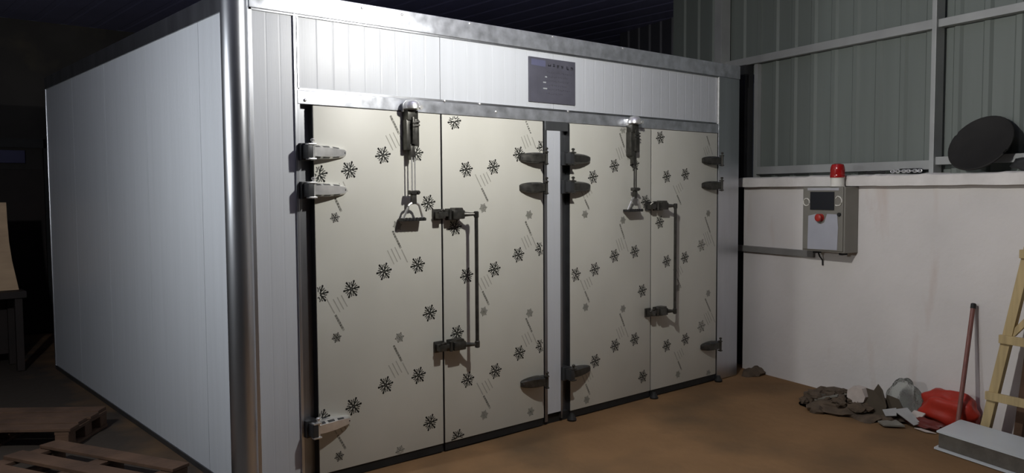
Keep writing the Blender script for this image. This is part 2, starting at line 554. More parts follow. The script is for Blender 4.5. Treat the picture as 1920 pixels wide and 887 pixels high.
for x, z in ((0.30, 2.60), (0.56, 2.60), (1.05, ZB - 0.012), (1.75, ZB - 0.01), (2.45, ZB - 0.01)):
    mb = MB(); mb.lathe([(0.0075, 0), (0.007, -0.004), (0.0035, -0.006)], (x, -0.011, z), 10, axis='y')
    mb.build('screw', 'chrome', beam, 40)
mb = MB(); mb.box(-0.090, -0.002, 0.045, 0.10, 0.0, 2.054, bev=0.002); mb.box(-0.090, -0.075, -0.002, 0.05, 0, 2.054); mb.build('door_jamb', 'jamb', DR)
mb = MB(); mb.box(3.640, 3.93, -0.006, 0.08, 0.0, ZT - 0.005, bev=0.004); mb.build('end_post', 'alu', DR)
mb = MB(); mb.box(3.632, 3.643, -0.010, 0.02, 2.13, ZT - 0.01, bev=0.002); mb.build('end_joint_strip', 'chrome', DR)
mb = MB(); mb.box(1.668, 1.925, 0.045, 0.10, 0.0, 2.054); mb.box(1.678, 1.704, 0.0, 0.05, 0.02, 2.054); mb.box(1.828, 1.842, -0.002, 0.05, 0.02, 2.054); mb.box(1.69, 1.90, -0.003, 0.05, 1.995, 2.054)
mb.build('mullion_channel', 'jamb', DR)
mb = MB(); mb.prism(ribbed(1.705, 1.827, 0.0, 0.06, 0.062, 0.003, 0.0006), 0.07, 1.994); mb.build('mullion_panel', 'panel', DR)
mb = MB(); mb.box(-0.02, 3.64, 0.02, 0.10, -0.01, 0.055); mb.build('dark_sill', 'black', DR)

# nameplate on the fascia
mb = MB(); mb.box(1.543, 1.971, -0.004, 0.006, 2.175, 2.468, bev=0.002)
NPL = mb.build('nameplate', 'plate', DR); NPL['label'] = 'dark information plate on the white fascia'
mb = MB()


def glyphs(mb, x, z, n, size, gap, y, seed, strokes=5, T=None):
    """rows of small blocky strokes like the unreadable small print"""
    rnd = random.Random(seed)
    for k in range(n):
        cx = x + k * (size + gap)
        for s_ in range(strokes):
            if rnd.random() < 0.5:
                h = z + rnd.choice((0.05, 0.35, 0.65, 0.9)) * size
                a, c = sorted((rnd.uniform(0, 0.4), rnd.uniform(0.6, 1)))
                q = [(cx + a * size, h - 0.085 * size), (cx + c * size, h - 0.085 * size), (cx + c * size, h + 0.085 * size), (cx + a * size, h + 0.085 * size)]
            else:
                h = cx + rnd.choice((0.1, 0.45, 0.85)) * size
                a, c = sorted((rnd.uniform(0, 0.4), rnd.uniform(0.6, 1)))
                q = [(h - 0.085 * size, z + a * size), (h + 0.085 * size, z + a * size), (h + 0.085 * size, z + c * size), (h - 0.085 * size, z + c * size)]
            if T: q = [T(*p) for p in q]
            mb.add([(p[0], y, p[1]) for p in q], [(0, 1, 2, 3)])


glyphs(mb, 1.715, 2.412, 4, 0.026, 0.012, -0.0046, 3, 7)
glyphs(mb, 1.885, 2.410, 2, 0.026, 0.012, -0.0046, 4, 7)
for k, n_ in enumerate((14, 12, 14, 11, 13, 9)):
    glyphs(mb, 1.70, 2.372 - k * 0.028, n_, 0.011, 0.006, -0.0046, 10 + k, 3)
mb.build('lettering', 'platetext', NPL)
mb = MB(); mb.slab([(1.562, 2.415), (1.69, 2.410), (1.69, 2.452), (1.562, 2.455)], -0.0048, -0.0042); mb.build('blue_print', 'plateblue', NPL)
mb = MB()
for x, z, w in ((1.685, 2.342, 0.018), (1.668, 2.305, 0.026), (1.668, 2.265, 0.036)):
    mb.slab([(x, z), (x + w, z), (x + w, z + 0.008), (x, z + 0.008)], -0.0049, -0.0043)
mb.build('light_print', 'platelight', NPL)

# ---- door leaves and their print
PRINT = {
'A': {'big':[(0.212,1.711),(0.428,1.798),(0.653,1.813),(0.736,1.522),(0.424,1.137),(0.655,1.158),(0.212,1.053),(0.738,0.865),(0.423,0.48),(0.652,0.501),(0.213,0.394),(0.733,0.202),(0.028,1.686),(0.02,1.041),(0.016,0.362)],'small':[(0.118,1.452),(0.115,0.794),(0.118,0.13)],'faded':[(0.518,1.396),(0.522,0.744),(0.515,0.076)],'fbig':[],'text':[(0.481,2.023,0.587,1.836,0),(0.084,1.635,0.158,1.484,1),(0.485,1.366,0.584,1.179,0),(0.058,1.014,0.161,0.827,1),(0.481,0.702,0.581,0.518,0),(0.063,0.338,0.158,0.163,1)]},
'B': {'big':[(0.935,2.013),(1.022,1.724),(1.239,1.743),(1.455,1.829),(0.931,1.369),(1.018,1.069),(1.241,1.093),(1.445,1.174),(0.94,0.718),(1.019,0.417),(1.244,0.437),(1.45,0.526),(0.936,0.069),(1.663,1.88),(1.645,1.205),(1.646,0.55)],'small':[],'faded':[(1.154,1.485),(1.541,1.433),(1.152,0.832),(1.541,0.782),(1.149,0.17),(1.547,0.117)],'fbig':[],'text':[(1.517,2.046,1.605,1.872,0),(1.092,1.695,1.193,1.525,1),(1.508,1.391,1.606,1.215,0),(1.09,1.053,1.195,0.869,1),(1.508,0.75,1.607,0.566,0),(1.091,0.385,1.198,0.202,1)]},
'C': {'big':[(2.15,1.685),(2.373,1.767),(2.596,1.783),(2.719,1.505),(2.167,1.03),(2.375,1.114),(2.599,1.133),(2.686,0.833),(2.172,0.37),(2.382,0.454),(2.601,0.474),(2.695,0.176),(1.973,1.006)],'small':[],'faded':[(2.069,1.424),(2.467,1.371),(2.074,0.768),(2.469,0.717),(2.084,0.103),(2.465,2.032)],'fbig':[],'text':[(2.43,2.004,2.525,1.813,0),(2.022,1.599,2.112,1.456,1),(2.432,1.345,2.527,1.137,0),(2.021,0.965,2.112,0.799,1),(2.434,0.685,2.529,0.499,0),(2.03,0.303,2.117,0.135,1)]},
'D': {'big':[(2.892,1.99),(2.972,1.694),(3.205,1.713),(2.89,1.343),(2.977,1.038),(3.204,1.053),(2.982,0.376),(3.218,0.397)],'small':[],'faded':[(3.511,1.398),(3.52,0.74),(3.125,0.127),(3.529,0.073),(3.118,0.818)],'fbig':[(3.421,1.14),(3.429,0.476)],'text':[(3.482,2.025,3.563,1.877,0),(3.051,1.625,3.153,1.474,1),(3.468,1.369,3.603,1.123,0),(3.057,0.97,3.159,0.814,1),(3.477,0.7,3.62,0.486,0),(3.076,0.313,3.172,0.154,1)]},
}


def flake(mb, x, z, r, y, rot):
    """six-armed snowflake with hearts curled between the arms"""
    def st(x0, z0, x1, z1, w):
        d = Vector((x1 - x0, z1 - z0)); L_ = d.length
        if L_ < 1e-6: return
        nx_, nz_ = -d.y / L_ * w / 2, d.x / L_ * w / 2
        mb.add([(x0 + nx_, y, z0 + nz_), (x1 + nx_, y, z1 + nz_), (x1 - nx_, y, z1 - nz_), (x0 - nx_, y, z0 - nz_)], [(0, 1, 2, 3)])
    w = r * 0.135
    for k in range(6):
        a = rot + k * pi / 3
        ca, sa = cos(a), sin(a)
        P = lambda rr, t: (x + rr * (ca * cos(t) - sa * sin(t)), z + rr * (sa * cos(t) + ca * sin(t)))
        st(*P(r * 0.04, 0), *P(r, 0), w * 1.35)
        mb.add([(x + r * 0.95 * ca + w * 1.0 * cos(q * pi / 3), y, z + r * 0.95 * sa + w * 1.0 * sin(q * pi / 3)) for q in range(6)], [tuple(range(6))])
        for sgn in (-1, 1):
            pts = [P(0.34 * r, 0), P(0.50 * r, sgn * 0.27), P(0.64 * r, sgn * 0.39), P(0.78 * r, sgn * 0.37), P(0.84 * r, sgn * 0.27)]
            for p, q in zip(pts, pts[1:]): st(*p, *q, w * 0.85)


def line_quad(mb, x0, z0, x1, z1, w, y):
    d = Vector((x1 - x0, z1 - z0)); n_ = Vector((-d.y, d.x)).normalized() * w / 2
    mb.add([(x0 + n_.x, y, z0 + n_.y), (x1 + n_.x, y, z1 + n_.y), (x1 - n_.x, y, z1 - n_.y), (x0 - n_.x, y, z0 - n_.y)], [(0, 1, 2, 3)])


def clip_mesh(mb, xa, xb, za, zb):
    """drop print that would stick out beyond the leaf"""
    f2 = []
    for f in mb.f:
        if all(xa <= mb.v[i][0] <= xb and za <= mb.v[i][2] <= zb for i in f): f2.append(f)
    mb.f = f2; mb.mi = [0] * len(f2)


YP = -0.0006


def door_leaf(key, xa, xb):
    za, zb = 0.053, 2.051
    mb = MB(); mb.box(xa, xb, 0.0, 0.066, za, zb, bev=0.003)
    leaf = mb.build('door_leaf', 'film', DR, 30)
    mb = MB()
    for x0, x1 in ((xa - 0.0025, xa + 0.0005), (xb - 0.0005, xb + 0.0025)):
        mb.box(x0, x1, 0.004, 0.064, za + 0.004, zb - 0.004)
    mb.build('edge_trim', 'edge', leaf)
    mb = MB(); mb.box(xa + 0.003, xb - 0.003, 0.006, 0.03, 0.003, za + 0.002); mb.build('rubber_sweep', 'black', leaf)
    dark, faded, pale = MB(), MB(), MB()
    D = PRINT[key]
    rnd = random.Random(key)
    for x, z in D['big']: flake(dark, x, z, 0.049, YP, 0.17)
    for x, z in D['small']: flake(dark, x, z, 0.028, YP, 0.17)
    for x, z in D['fbig']: flake(faded, x, z, 0.050, YP, 0.17)
    for x, z in D['faded']:
        flake(faded, x, z, 0.030, YP, 0.17)
        pale.add([(x + 0.026 * cos(q * pi / 3), YP * 0.6, z + 0.026 * sin(q * pi / 3)) for q in range(6)], [tuple(range(6))])
    for x0, z0, x1, z1, mode in D['text']:
        a, c = Vector((x0, z0)), Vector((x1, z1))
        mid = a.lerp(c, 0.55 if mode == 0 else 0.5)
        b0, b1, l0, l1 = (a, mid, mid.lerp(c, 0.08), c) if mode == 0 else (mid, c, a, mid.lerp(a, 0.08))
        # bold print: a row of small glyphs along the strip
        d = (b1 - b0); L_ = d.length; d.normalize(); n_ = Vector((-d.y, d.x))
        k = int(L_ / 0.016)
        T = lambda u, v: (b0.x + d.x * u + n_.x * v, b0.y + d.y * u + n_.y * v)
        glyphs(dark, 0, -0.006, k, 0.0125, 0.0035, YP, rnd.random(), 7, T)
        line_quad(pale, b0.x, b0.y, b1.x, b1.y, 0.014, YP * 0.6)
        line_quad(pale, l0.x, l0.y, l1.x, l1.y, 0.007, YP * 0.6)
        side = -1 if mode == 0 else 1
        ref = Vector((-n_.x, -n_.y)) if (n_.x * side) < 0 else n_
        ref = n_ * (1 if n_.x * side > 0 else -1)
        for q in range(3):
            off = ref * (0.032 + q * 0.026)
            s0 = (a if mode == 0 else a).lerp(c, 0.42 - 0.02 * q if mode == 0 else 0.12 + 0.02 * q) + off
            s1 = a.lerp(c, 0.82 if mode == 0 else 0.52) + off
            line_quad(pale, s0.x, s0.y, s1.x, s1.y, 0.006, YP * 0.6)
    for nm, q, mm in (('snowflake_print', dark, 'ink'), ('faded_print', faded, 'fade'), ('pale_print', pale, 'pale')):
        clip_mesh(q, xa + 0.002, xb - 0.002, za + 0.003, zb - 0.003)
        if q.f: q.build(nm, mm, leaf)
    return leaf


leafA = door_leaf('A', 0.0, 0.830)
leafB = door_leaf('B', 0.842, 1.668)
leafC = door_leaf('C', 1.922, 2.782)
leafD = door_leaf('D', 2.792, 3.630)


# ---- hinges
def make_hinge(sg, parent, loc, finish, block=True):
    mb = MB()
    x0 = -0.030 if block else 0.048
    if block:   # deep bracket on the jamb
        mb.box(sg * -0.078, sg * -0.046, -0.086, 0.05, -0.036, 0.036, 1, bev=0.004)
        mb.box(sg * -0.088, sg * -0.020, -0.030, 0.05, -0.046, 0.046, 1, bev=0.004)
    else:
        mb.box(sg * 0.004, sg * 0.040, -0.050, 0.004, -0.030, 0.030, 1, bev=0.003)
    px = x0 - 0.012
    mb.box(sg * (px - 0.032 if block else px - 0.004), sg * (px + 0.014), -0.090, -0.052, 0.034, 0.043, 0, bev=0.003)
    mb.box(sg * (px - 0.032 if block else px - 0.004), sg * (px + 0.014), -0.090, -0.052, -0.043, -0.034, 0, bev=0.003)
    # pin with its knob
    mb.lathe([(0.010, -0.046), (0.010, 0.046), (0.006, 0.048), (0.006, 0.054), (0.011, 0.056), (0.012, 0.064), (0.006, 0.069)], (sg * px, -0.072, 0), 14)
    # tapering strap, raised in the middle
    L_ = 0.187 - x0 if block else 0.212 - x0
    fr = [0.0, 0.12, 0.36, 0.60, 0.80, 0.94, 1.0]
    hw = [0.034, 0.036, 0.036, 0.033, 0.028, 0.022, 0.015]
    ht = [0.072, 0.071, 0.062, 0.048, 0.034, 0.024, 0.014]
    xs = [x0 + q * L_ for q in fr]
    v, f = [], []
    for x, h, t in zip(xs, hw, ht):
        for zz, yy in ((-h, 0), (-h, -t * 0.5), (-h * 0.66, -t), (h * 0.66, -t), (h, -t * 0.5), (h, 0)):
            v.append((sg * x, yy, zz))
    for i in range(len(xs) - 1):
        for k in range(6):
            f.append([i * 6 + k, i * 6 + (k + 1) % 6, (i + 1) * 6 + (k + 1) % 6, (i + 1) * 6 + k])
    f.append(list(range(6))); f.append([(len(xs) - 1) * 6 + k for k in range(6)])
    mb.add(v, f)
    # dark slots along both shoulders and a bolt head near the tip
    for a, c in ((0.05, 0.18), (0.26, 0.46), (0.56, 0.76)):
        def at(q):
            for i in range(len(fr) - 1):
                if fr[i] <= q <= fr[i + 1]:
                    u = (q - fr[i]) / (fr[i + 1] - fr[i])
                    return x0 + q * L_, hw[i] + (hw[i + 1] - hw[i]) * u, ht[i] + (ht[i + 1] - ht[i]) * u
        (xa, ha, ta), (xc, hc, tc_) = at(a), at(c)
        for s2 in (1, -1):
            e = 0.0009
            P = lambda x, h, t, w_: (sg * x, -(t * (1 - 0.5 * w_)) - e, s2 * (h * (0.66 + 0.34 * w_)) + s2 * e)
            mb.add([P(xa, ha, ta, 0.15), P(xc, hc, tc_, 0.15), P(xc, hc, tc_, 0.75), P(xa, ha, ta, 0.75)], [(0, 1, 2, 3)], 1)
    xb_, hb_, tb_ = at(0.72)
    mb.lathe([(0.006, -0.018), (0.006, -0.0235), (0.004, -0.0255)], (sg * (x0 + 0.93 * L_), 0, 0), 10, 1, 'y')
    return mb.build('hinge', finish, parent, 35, loc)


HL = make_hinge(1, leafA, (0.0, 0, 1.803), ['chrome', 'edge'])
copy_part(HL, leafA, (0.0, 0, 1.602))
copy_part(HL, leafA, (0.0, 0, 0.325))
HC = make_hinge(1, leafC, (1.922, 0, 1.808), ['cast', 'edge'])
copy_part(HC, leafC, (1.922, 0, 1.617))
copy_part(HC, leafC, (1.922, 0, 0.330))
HR = make_hinge(-1, leafB, (1.668, 0, 1.806), ['cast', 'edge'], False)
copy_part(HR, leafB, (1.668, 0, 1.612))
copy_part(HR, leafB, (1.668, 0, 0.318))
copy_part(HR, leafD, (3.630, 0, 1.826))
copy_part(HR, leafD, (3.630, 0, 1.624))
copy_part(HR, leafD, (3.630, 0, 0.305))


# ---- latch handles: keeper on the left leaf, two brackets and a long bar on the right leaf
def latch_set(left, right, seam, zt, zb_, barx):
    for z in (zt, zb_):
        mb = MB()
        mb.box(seam - 0.075, seam - 0.012, -0.014, 0.0, -0.034 + z, 0.034 + z, bev=0.004)
        mb.box(seam - 0.068, seam - 0.020, -0.066, -0.012, -0.022 + z, 0.020 + z, bev=0.006)
        mb.tube([(seam - 0.07, -0.05, z + 0.012), (seam - 0.055, -0.062, z + 0.026), (seam - 0.035, -0.062, z + 0.030), (seam - 0.018, -0.05, z + 0.018)], 0.007, 8)
        mb.build('latch_keeper', 'cast', left, 35)
        mb = MB()
        mb.box(seam + 0.020, seam + 0.125, -0.014, 0.0, -0.036 + z, 0.036 + z, bev=0.004)
        mb.box(seam + 0.030, seam + 0.118, -0.076, -0.012, -0.028 + z, 0.026 + z, bev=0.008)
        mb.slab([(seam + 0.040, z + 0.024), (seam + 0.110, z + 0.024), (seam + 0.102, z + 0.040), (seam + 0.050, z + 0.040)], -0.070, -0.016)
        mb.box(seam - 0.030, seam + 0.034, -0.050, -0.026, z - 0.012, z + 0.014, bev=0.004)
        mb.lathe([(0.011, -0.030), (0.011, 0.030)], (seam + 0.022, -0.050, z), 12)
        mb.tube([(seam + 0.110, -0.055, z), (seam + 0.15, -0.082, z), (barx, -0.100, z)], [0.018, 0.012, 0.010], 10)
        mb.build('latch_bracket', 'cast', right, 35)
    mb = MB()
    mb.lathe([(0.010, zb_ - 0.022), (0.0155, zb_ - 0.018), (0.0155, zb_ + 0.018), (0.0115, zb_ + 0.022), (0.0115, zt - 0.022), (0.0155, zt - 0.018), (0.0155, zt + 0.014), (0.010, zt + 0.018)], (barx, -0.100, 0), 16)
    mb.build('handle_bar', 'cast', right, 35)


latch_set(leafA, leafB, 0.836, 1.452, 0.655, 1.019)
latch_set(leafC, leafD, 2.787, 1.470, 0.662, 2.953)


# ---- hanging release pulls at the head of the two left leaves
def release_pull(leaf, x, zk, finish, rod='chrome'):
    mb = MB()
    prof = [(0.006, 0.040), (0.030, 0.036), (0.046, 0.020), (0.052, 0.0), (0.052, -0.014), (0.03, -0.02)]
    mb.lathe(prof, (x - 0.004, -0.050, zk), 20)
    mb.box(x - 0.045, x + 0.038, -0.03, 0.0, zk - 0.03, zk + 0.02, bev=0.005)
    mb.lathe([(0.012, 0), (0.012, -0.012)], (x + 0.03, -0.09, zk - 0.006), 12, axis='y')
    mb.build('release_knob', finish, leaf, 40)
    mb = MB()
    mb.box(x - 0.036, x + 0.036, -0.060, 0.0, zk - 0.080, zk - 0.020, bev=0.006)
    mb.box(x - 0.040, x - 0.008, -0.052, 0.0, zk - 0.250, zk - 0.075, bev=0.006)
    mb.box(x + 0.004, x + 0.040, -0.064, -0.006, zk - 0.225, zk - 0.070, bev=0.008)
    mb.box(x - 0.010, x + 0.008, -0.072, -0.01, zk - 0.215, zk - 0.06, bev=0.003)
    for dz in (0.095, 0.115):
        mb.tube([(x - 0.012, -0.07, zk - dz), (x + 0.035, -0.072, zk - dz + 0.01)], 0.006, 8)
    mb.box(x - 0.016, x + 0.014, -0.055, -0.02, zk - 0.305, zk - 0.215, bev=0.004)
    mb.build('lock_body', 'cast', leaf, 35)
    mb = MB()
    for dx in (-0.010, 0.010):
        mb.tube([(x + dx, -0.055, zk - 0.29), (x + dx, -0.055, zk - 0.49)], 0.0042, 8)
    mb.build('pull_rod', rod, leaf, 40)
    mb = MB()
    mb.box(x - 0.032, x + 0.032, -0.072, -0.038, zk - 0.505, zk - 0.480, bev=0.005)
    for dx in (-0.022, 0.022): mb.lathe([(0.009, 0), (0.009, -0.010)], (x + dx, -0.070, zk - 0.492), 10, axis='y')
    mb.box(x - 0.015, x + 0.015, -0.066, -0.042, zk - 0.56, zk - 0.50, bev=0.004)
    mb.build('rod_clamp', 'cast', leaf, 35)
    mb = MB()
    zg = zk - 0.645
    top = zk - 0.552
    arch = [(x - 0.070, -0.045, zg)]
    for k in range(11):
        a = pi * k / 10
        arch.append((x - 0.040 * cos(a), -0.056, top - 0.026 + 0.026 * sin(a)))
    arch.append((x + 0.070, -0.045, zg))
    mb.tube(arch, 0.0068, 8)
    mb.build('stirrup', finish, leaf, 40)
    mb = MB()
    mb.box(x - 0.078, x + 0.078, -0.070, -0.006, zg - 0.012, zg + 0.006, bev=0.005)
    for k in range(6):
        mb.box(x - 0.066 + k * 0.024, x - 0.054 + k * 0.024, -0.073, -0.066, zg - 0.010, zg + 0.009, bev=0.002)
    mb.build('grip', 'grip', leaf, 40)


release_pull(leafA, 0.596, 2.078, 'chrome')
release_pull(leafC, 2.537, 2.090, 'chrome', 'cast')

# small black stops under the doors
for x in (1.90, 2.787, 3.62):
    mb = MB(); mb.lathe([(0.03, 0.0), (0.034, 0.012), (0.024, 0.03), (0.014, 0.05)], (x, -0.035, -0.004), 12)
    mb.build('floor_stop', 'black', DR, 40)

# ------------------------------------------------------------------ control cabinet on the white wall
CB = root_at('control_cabinet', W(0.985, 0.075, 1.11), 'grey wall-mounted control cabinet with dark screen and pasted sheet', 'control cabinet')
mb = MB(W); mb.box(0.785, 1.19, 0.001, 0.145, 1.11, 1.608, bev=0.005); mb.build('body', 'cabinet', CB)
mb = MB(W); mb.box(0.797, 1.178, 0.145, 0.156, 1.122, 1.604, bev=0.004); CBD = mb.build('cabinet_door', 'cabinet', CB)
mb = MB(W); mb.box(0.875, 1.10, 0.156, 0.166, 1.432, 1.570, bev=0.003); mb.build('screen', 'screen', CBD)
mb = MB(W); mb.box(0.842, 1.142, 0.156, 0.159, 1.580, 1.600, bev=0.001); mb.build('header_label', 'label', CBD)
mb = MB(W)
mb.slab([(0.848, 1.125), (1.132, 1.132), (1.138, 1.30), (1.128, 1.40), (1.035, 1.402), (1.008, 1.335), (0.975, 1.322), (0.945, 1.34), (0.93, 1.40), (0.853, 1.384)], 0.1562, 0.1585)
mb.build('pasted_sheet', 'paper', CBD)
mb = MB(lambda s, o_, z: W(s, o_, z))
mb.lathe([(0.030, 0.156), (0.030, 0.166), (0.018, 0.168), (0.018, 0.178), (0.029, 0.180), (0.029, 0.195), (0.02, 0.201)], (0.977, 0, 1.372), 16, axis='y')
mb.build('stop_button', 'red', CBD, 40)
mb = MB(W); mb.lathe([(0.014, 0.156), (0.014, 0.170)], (1.150, 0, 1.40), 12, axis='y'); mb.build('door_lock', 'black', CBD, 40)
mb = MB(W); mb.tube([(0.834 + 0.030 * cos(a * pi / 10), 0.160, 1.490 + 0.028 * sin(a * pi / 10)) for a in range(20)], 0.0042, 6, closed=True); mb.build('white_loop', 'whitemark', CBD, 40)
mb = MB(W); mb.tube([(1.112, 0.160, 1.470), (1.122, 0.160, 1.466)] + [(1.132 + 0.038 * cos(a), 0.160, 1.500 + 0.036 * sin(a)) for a in [-1.1 + 0.27 * q for q in range(11)]] + [(1.114, 0.160, 1.520)], 0.0042, 6); mb.build('white_loop', 'whitemark', CBD, 40)
mb = MB(W)
mb.box(0.85, 0.88, 0.04, 0.10, 1.09, 1.112); mb.build('cable_gland', 'black', CB)
mb = MB(W); mb.box(1.10, 1.13, 0.04, 0.10, 1.09, 1.112); mb.build('cable_gland', 'black', CB)
mb = MB(W); mb.tube([(0.865, 0.06, 1.10), (0.866, 0.04, 1.06), (0.868, 0.012, 1.03), (0.868, 0.01, 0.99)], 0.006, 8)
mb.build('cable', 'black', CB, 40)

B = root_at('alarm_beacon', W(1.09, 0.116, 1.608), 'red alarm beacon on top of the grey control cabinet', 'beacon')
mb = MB(W); mb.lathe([(0.053, 1.609), (0.053, 1.615), (0.049, 1.620), (0.049, 1.672), (0.053, 1.676)], (1.09, 0.116, 0), 24); mb.build('base', 'whitemark', B, 40)
mb = MB(W); mb.lathe([(0.053, 1.676), (0.055, 1.684), (0.052, 1.698), (0.054, 1.704), (0.051, 1.722), (0.053, 1.730), (0.049, 1.756), (0.042, 1.775), (0.02, 1.782)], (1.09, 0.116, 0), 28); mb.build('lens', 'redlens', B, 30)

mb = MB(W); mb.box(-0.12, 0.785, 0.001, 0.028, 1.045, 1.098, bev=0.004)
thing(mb, 'cable_trunking', 'trunk', 'grey cable trunking running along the white wall to the cabinet', 'trunking')

# ------------------------------------------------------------------ things on the ledge
ZL = 1.70
T_ = root_at('iron_pan', W(2.085, -0.02, ZL), 'round sooty black iron pan leaning on the ledge', 'pan')
tilt = radians(-32)


def pan_map(x, y, z):
    # local disc: x across, z up the disc, y out of it; lean back, then onto the ledge
    yy = y * cos(tilt) - z * sin(tilt); zz = y * sin(tilt) + z * cos(tilt)
    return W(2.085 + x, 0.055 - yy, ZL + 0.012 + zz)


mb = MB(pan_map)
mb.lathe([(0.02, 0.022), (0.13, 0.016), (0.187, -0.002), (0.203, -0.006), (0.205, 0.004), (0.19, 0.014), (0.14, 0.034), (0.02, 0.042)], (0, 0, 0.205), 40, axis='y')
mb.build('dish', 'disc', T_, 40)
mb = MB(pan_map)
mb.tube([(0.205 * cos(a * pi / 20), 0.0, 0.205 + 0.205 * sin(a * pi / 20)) for a in range(40)], 0.007, 8, closed=True)
mb.build('rim', 'disc', T_, 40)

mb = MB(W)
mb.tube([(1.20 + k * 0.03, -0.05 + 0.03 * sin(k * 0.9), ZL + 0.010 + 0.004 * sin(k * 2.1)) for k in range(6)], 0.010, 8)
thing(mb, 'black_cable', 'black', 'short black cable lying on the ledge right of the beacon', 'cable', smooth=40)
CH = root_at('chain', W(1.52, -0.05, ZL), 'dark steel chain with shiny links lying on the ledge', 'chain')
link = None
for k in range(11):
    s = 1.44 + k * 0.022
    c = W(s, -0.045 + 0.006 * sin(k * 1.3), ZL + 0.016)
    if link is None or k in (1,):
        mb = MB()
        ax = WD if True else None
        up = Vector((0, 0, 1)) if k == 0 else WN
        mb.tube([tuple(ax * (0.017 * cos(a * pi / 6)) + up * (0.010 * sin(a * pi / 6))) for a in range(12)], 0.0038, 6, closed=True)
        ob = mb.build('link', 'chrome', CH, 40, loc=c)
        if k == 0: link = ob
        else: link2 = ob
    else:
        copy_part(link if k % 2 == 0 else link2, CH, c)
mb = MB(W); mb.blob((2.42, -0.08, ZL + 0.045), (0.13, 0.06, 0.055), 3, 0.4, 1.6, 4, flat=-0.047)
thing(mb, 'dark_rag', 'darksteel', 'crumpled dark rag on the ledge right of the pan', 'rag', smooth=60)
mb = MB(W); mb.box(1.47, 1.625, -0.12, -0.075, ZL, ZL + 0.035, bev=0.006)
thing(mb, 'steel_bar_offcut', 'darksteel', 'short dark steel offcut behind the chain on the ledge', 'steel offcut')

# ------------------------------------------------------------------ right-hand floor corner
# sandwich panel offcut
PA, PB_ = Vector((3.117, -1.964)), Vector((3.483, -1.966))
PU = Vector((-0.31, -0.95)).normalized()
poly = [tuple(PA), tuple(PB_), tuple(PB_ + PU * 1.45), tuple(PA + PU * 1.45)]


def shrink(poly, d):
    c = sum((Vector(p) for p in poly), Vector((0, 0))) / len(poly)
    return [tuple(Vector(p) + (c - Vector(p)).normalized() * d) for p in poly]


SP = root_at('sandwich_panel', (3.2, -2.5, 0), 'pale steel-faced sandwich panel offcut lying on the floor', 'panel')
mb = MB(); mb.prism(shrink(poly, 0.014), 0.012, 0.102); mb.build('foam_core', 'core', SP)
mb = MB(); mb.prism(poly, 0.102, 0.112); mb.build('top_sheet', 'boardtop', SP)
mb = MB(); mb.prism([tuple(Vector(p) + Vector((-0.016, 0.006))) for p in poly], 0.001, 0.012); mb.build('bottom_sheet', 'boardtop', SP)

# leaning red-brown handle
mb = MB()
a, c = W(2.175, 0.255, 0.005), W(2.123, 0.030, 0.842)
mb.tube([tuple(a.lerp(c, t)) for t in (0, 0.3, 0.6, 0.965)], 0.0145, 12)
PH = root_at('broom_handle', a, 'red-brown wooden pole leaning against the white wall', 'pole')
mb.build('shaft', 'polewood', PH, 40)
mb = MB(); mb.tube([tuple(a.lerp(c, 0.96)), tuple(a.lerp(c, 0.995)), tuple(a.lerp(c, 1.0))], [0.0165, 0.0165, 0.010], 12); mb.build('end_cap', 'black', PH, 40)

# wooden trestle ladder, tapering to the top
LD = root_at('wooden_ladder', W(2.8, 0.15, 0), 'yellow pine ladder with flat rungs at the right edge', 'ladder')
SC, ZTOP = 2.78, 2.55


def rail(s0, o0, s1, o1, z0, z1, w=0.058, t=0.034):
    mb = MB()
    d = W(s1, o1, z1) - W(s0, o0, z0)
    ex = WD; ey = WN
    v = []
    for p in (W(s0, o0, z0), W(s1, o1, z1)):
        for i, j in ((-1, -1), (1, -1), (1, 1), (-1, 1)):
            v.append(tuple(p + ex * (i * w / 2) + ey * (j * t / 2)))
    mb.add(v, [(0, 1, 2, 3), (4, 5, 6, 7), (0, 1, 5, 4), (1, 2, 6, 5), (2, 3, 7, 6), (3, 0, 4, 7)])
    return mb


def ls(z): return 2.300 + 0.190 * z     # s of the left rail at height z
def lo(z): return 0.175 - 0.030 * z


for sg in (0, 1):
    f_ = (lambda s: s) if sg == 0 else (lambda s: 2 * SC - s)
    rail(f_(ls(0)), lo(0), f_(ls(2.4)), lo(2.4), 0.0, 2.4).build('rail', 'ladderwood', LD)
for z in (0.300, 0.665, 1.03 + 0.165, 1.56, 1.93):
    mb = MB(W)
    l = ls(z) - 0.035
    mb.box(l, 2 * SC - l, lo(z) + 0.013, lo(z) + 0.037, z - 0.026, z + 0.026, bev=0.003)
    mb.build('rung', 'ladderwood', LD)
rail(ls(0.70) + 0.015, lo(.7), ls(0.70) + 0.42, lo(1.16), 0.690, 1.17, 0.045, 0.02).build('brace', 'ladderwood', LD)
for s in (2.43, 2 * SC - 2.43):
    rail(s, 0.03, s + (0.2 if s < SC else -0.2), 0.03, 0.0, 1.9, 0.05, 0.03).build('rear_leg', 'palletwood_legshade', LD)  # dark wood colour paints in the shade on the rear legs

# red bag, its dark flap and a clear plastic bag
mb = MB(WC)
mb.blob((2.015, 0.095, 0.115), (0.205, 0.085, 0.135), 4, 0.38, 1.7, 3, flat=-0.112)
thing(mb, 'red_plastic_bag', 'redbag', 'bright red crumpled plastic bag against the white wall', 'plastic bag', smooth=60)
mb = MB(W)
mb.blob((1.965, 0.235, 0.026), (0.15, 0.055, 0.034), 3, 0.5, 2.2, 9, flat=-0.024)
thing(mb, 'dark_red_bag', 'darkredbag', 'flattened dark red bag lying before the bright red one', 'plastic bag', smooth=60)
mb = MB(WC)
mb.blob((1.715, 0.135, 0.125), (0.105, 0.085, 0.15), 4, 0.35, 1.9, 12, flat=-0.122)
thing(mb, 'clear_plastic_bag', 'clear', 'crumpled clear plastic bag between cardboard and red bag', 'plastic bag', smooth=70)

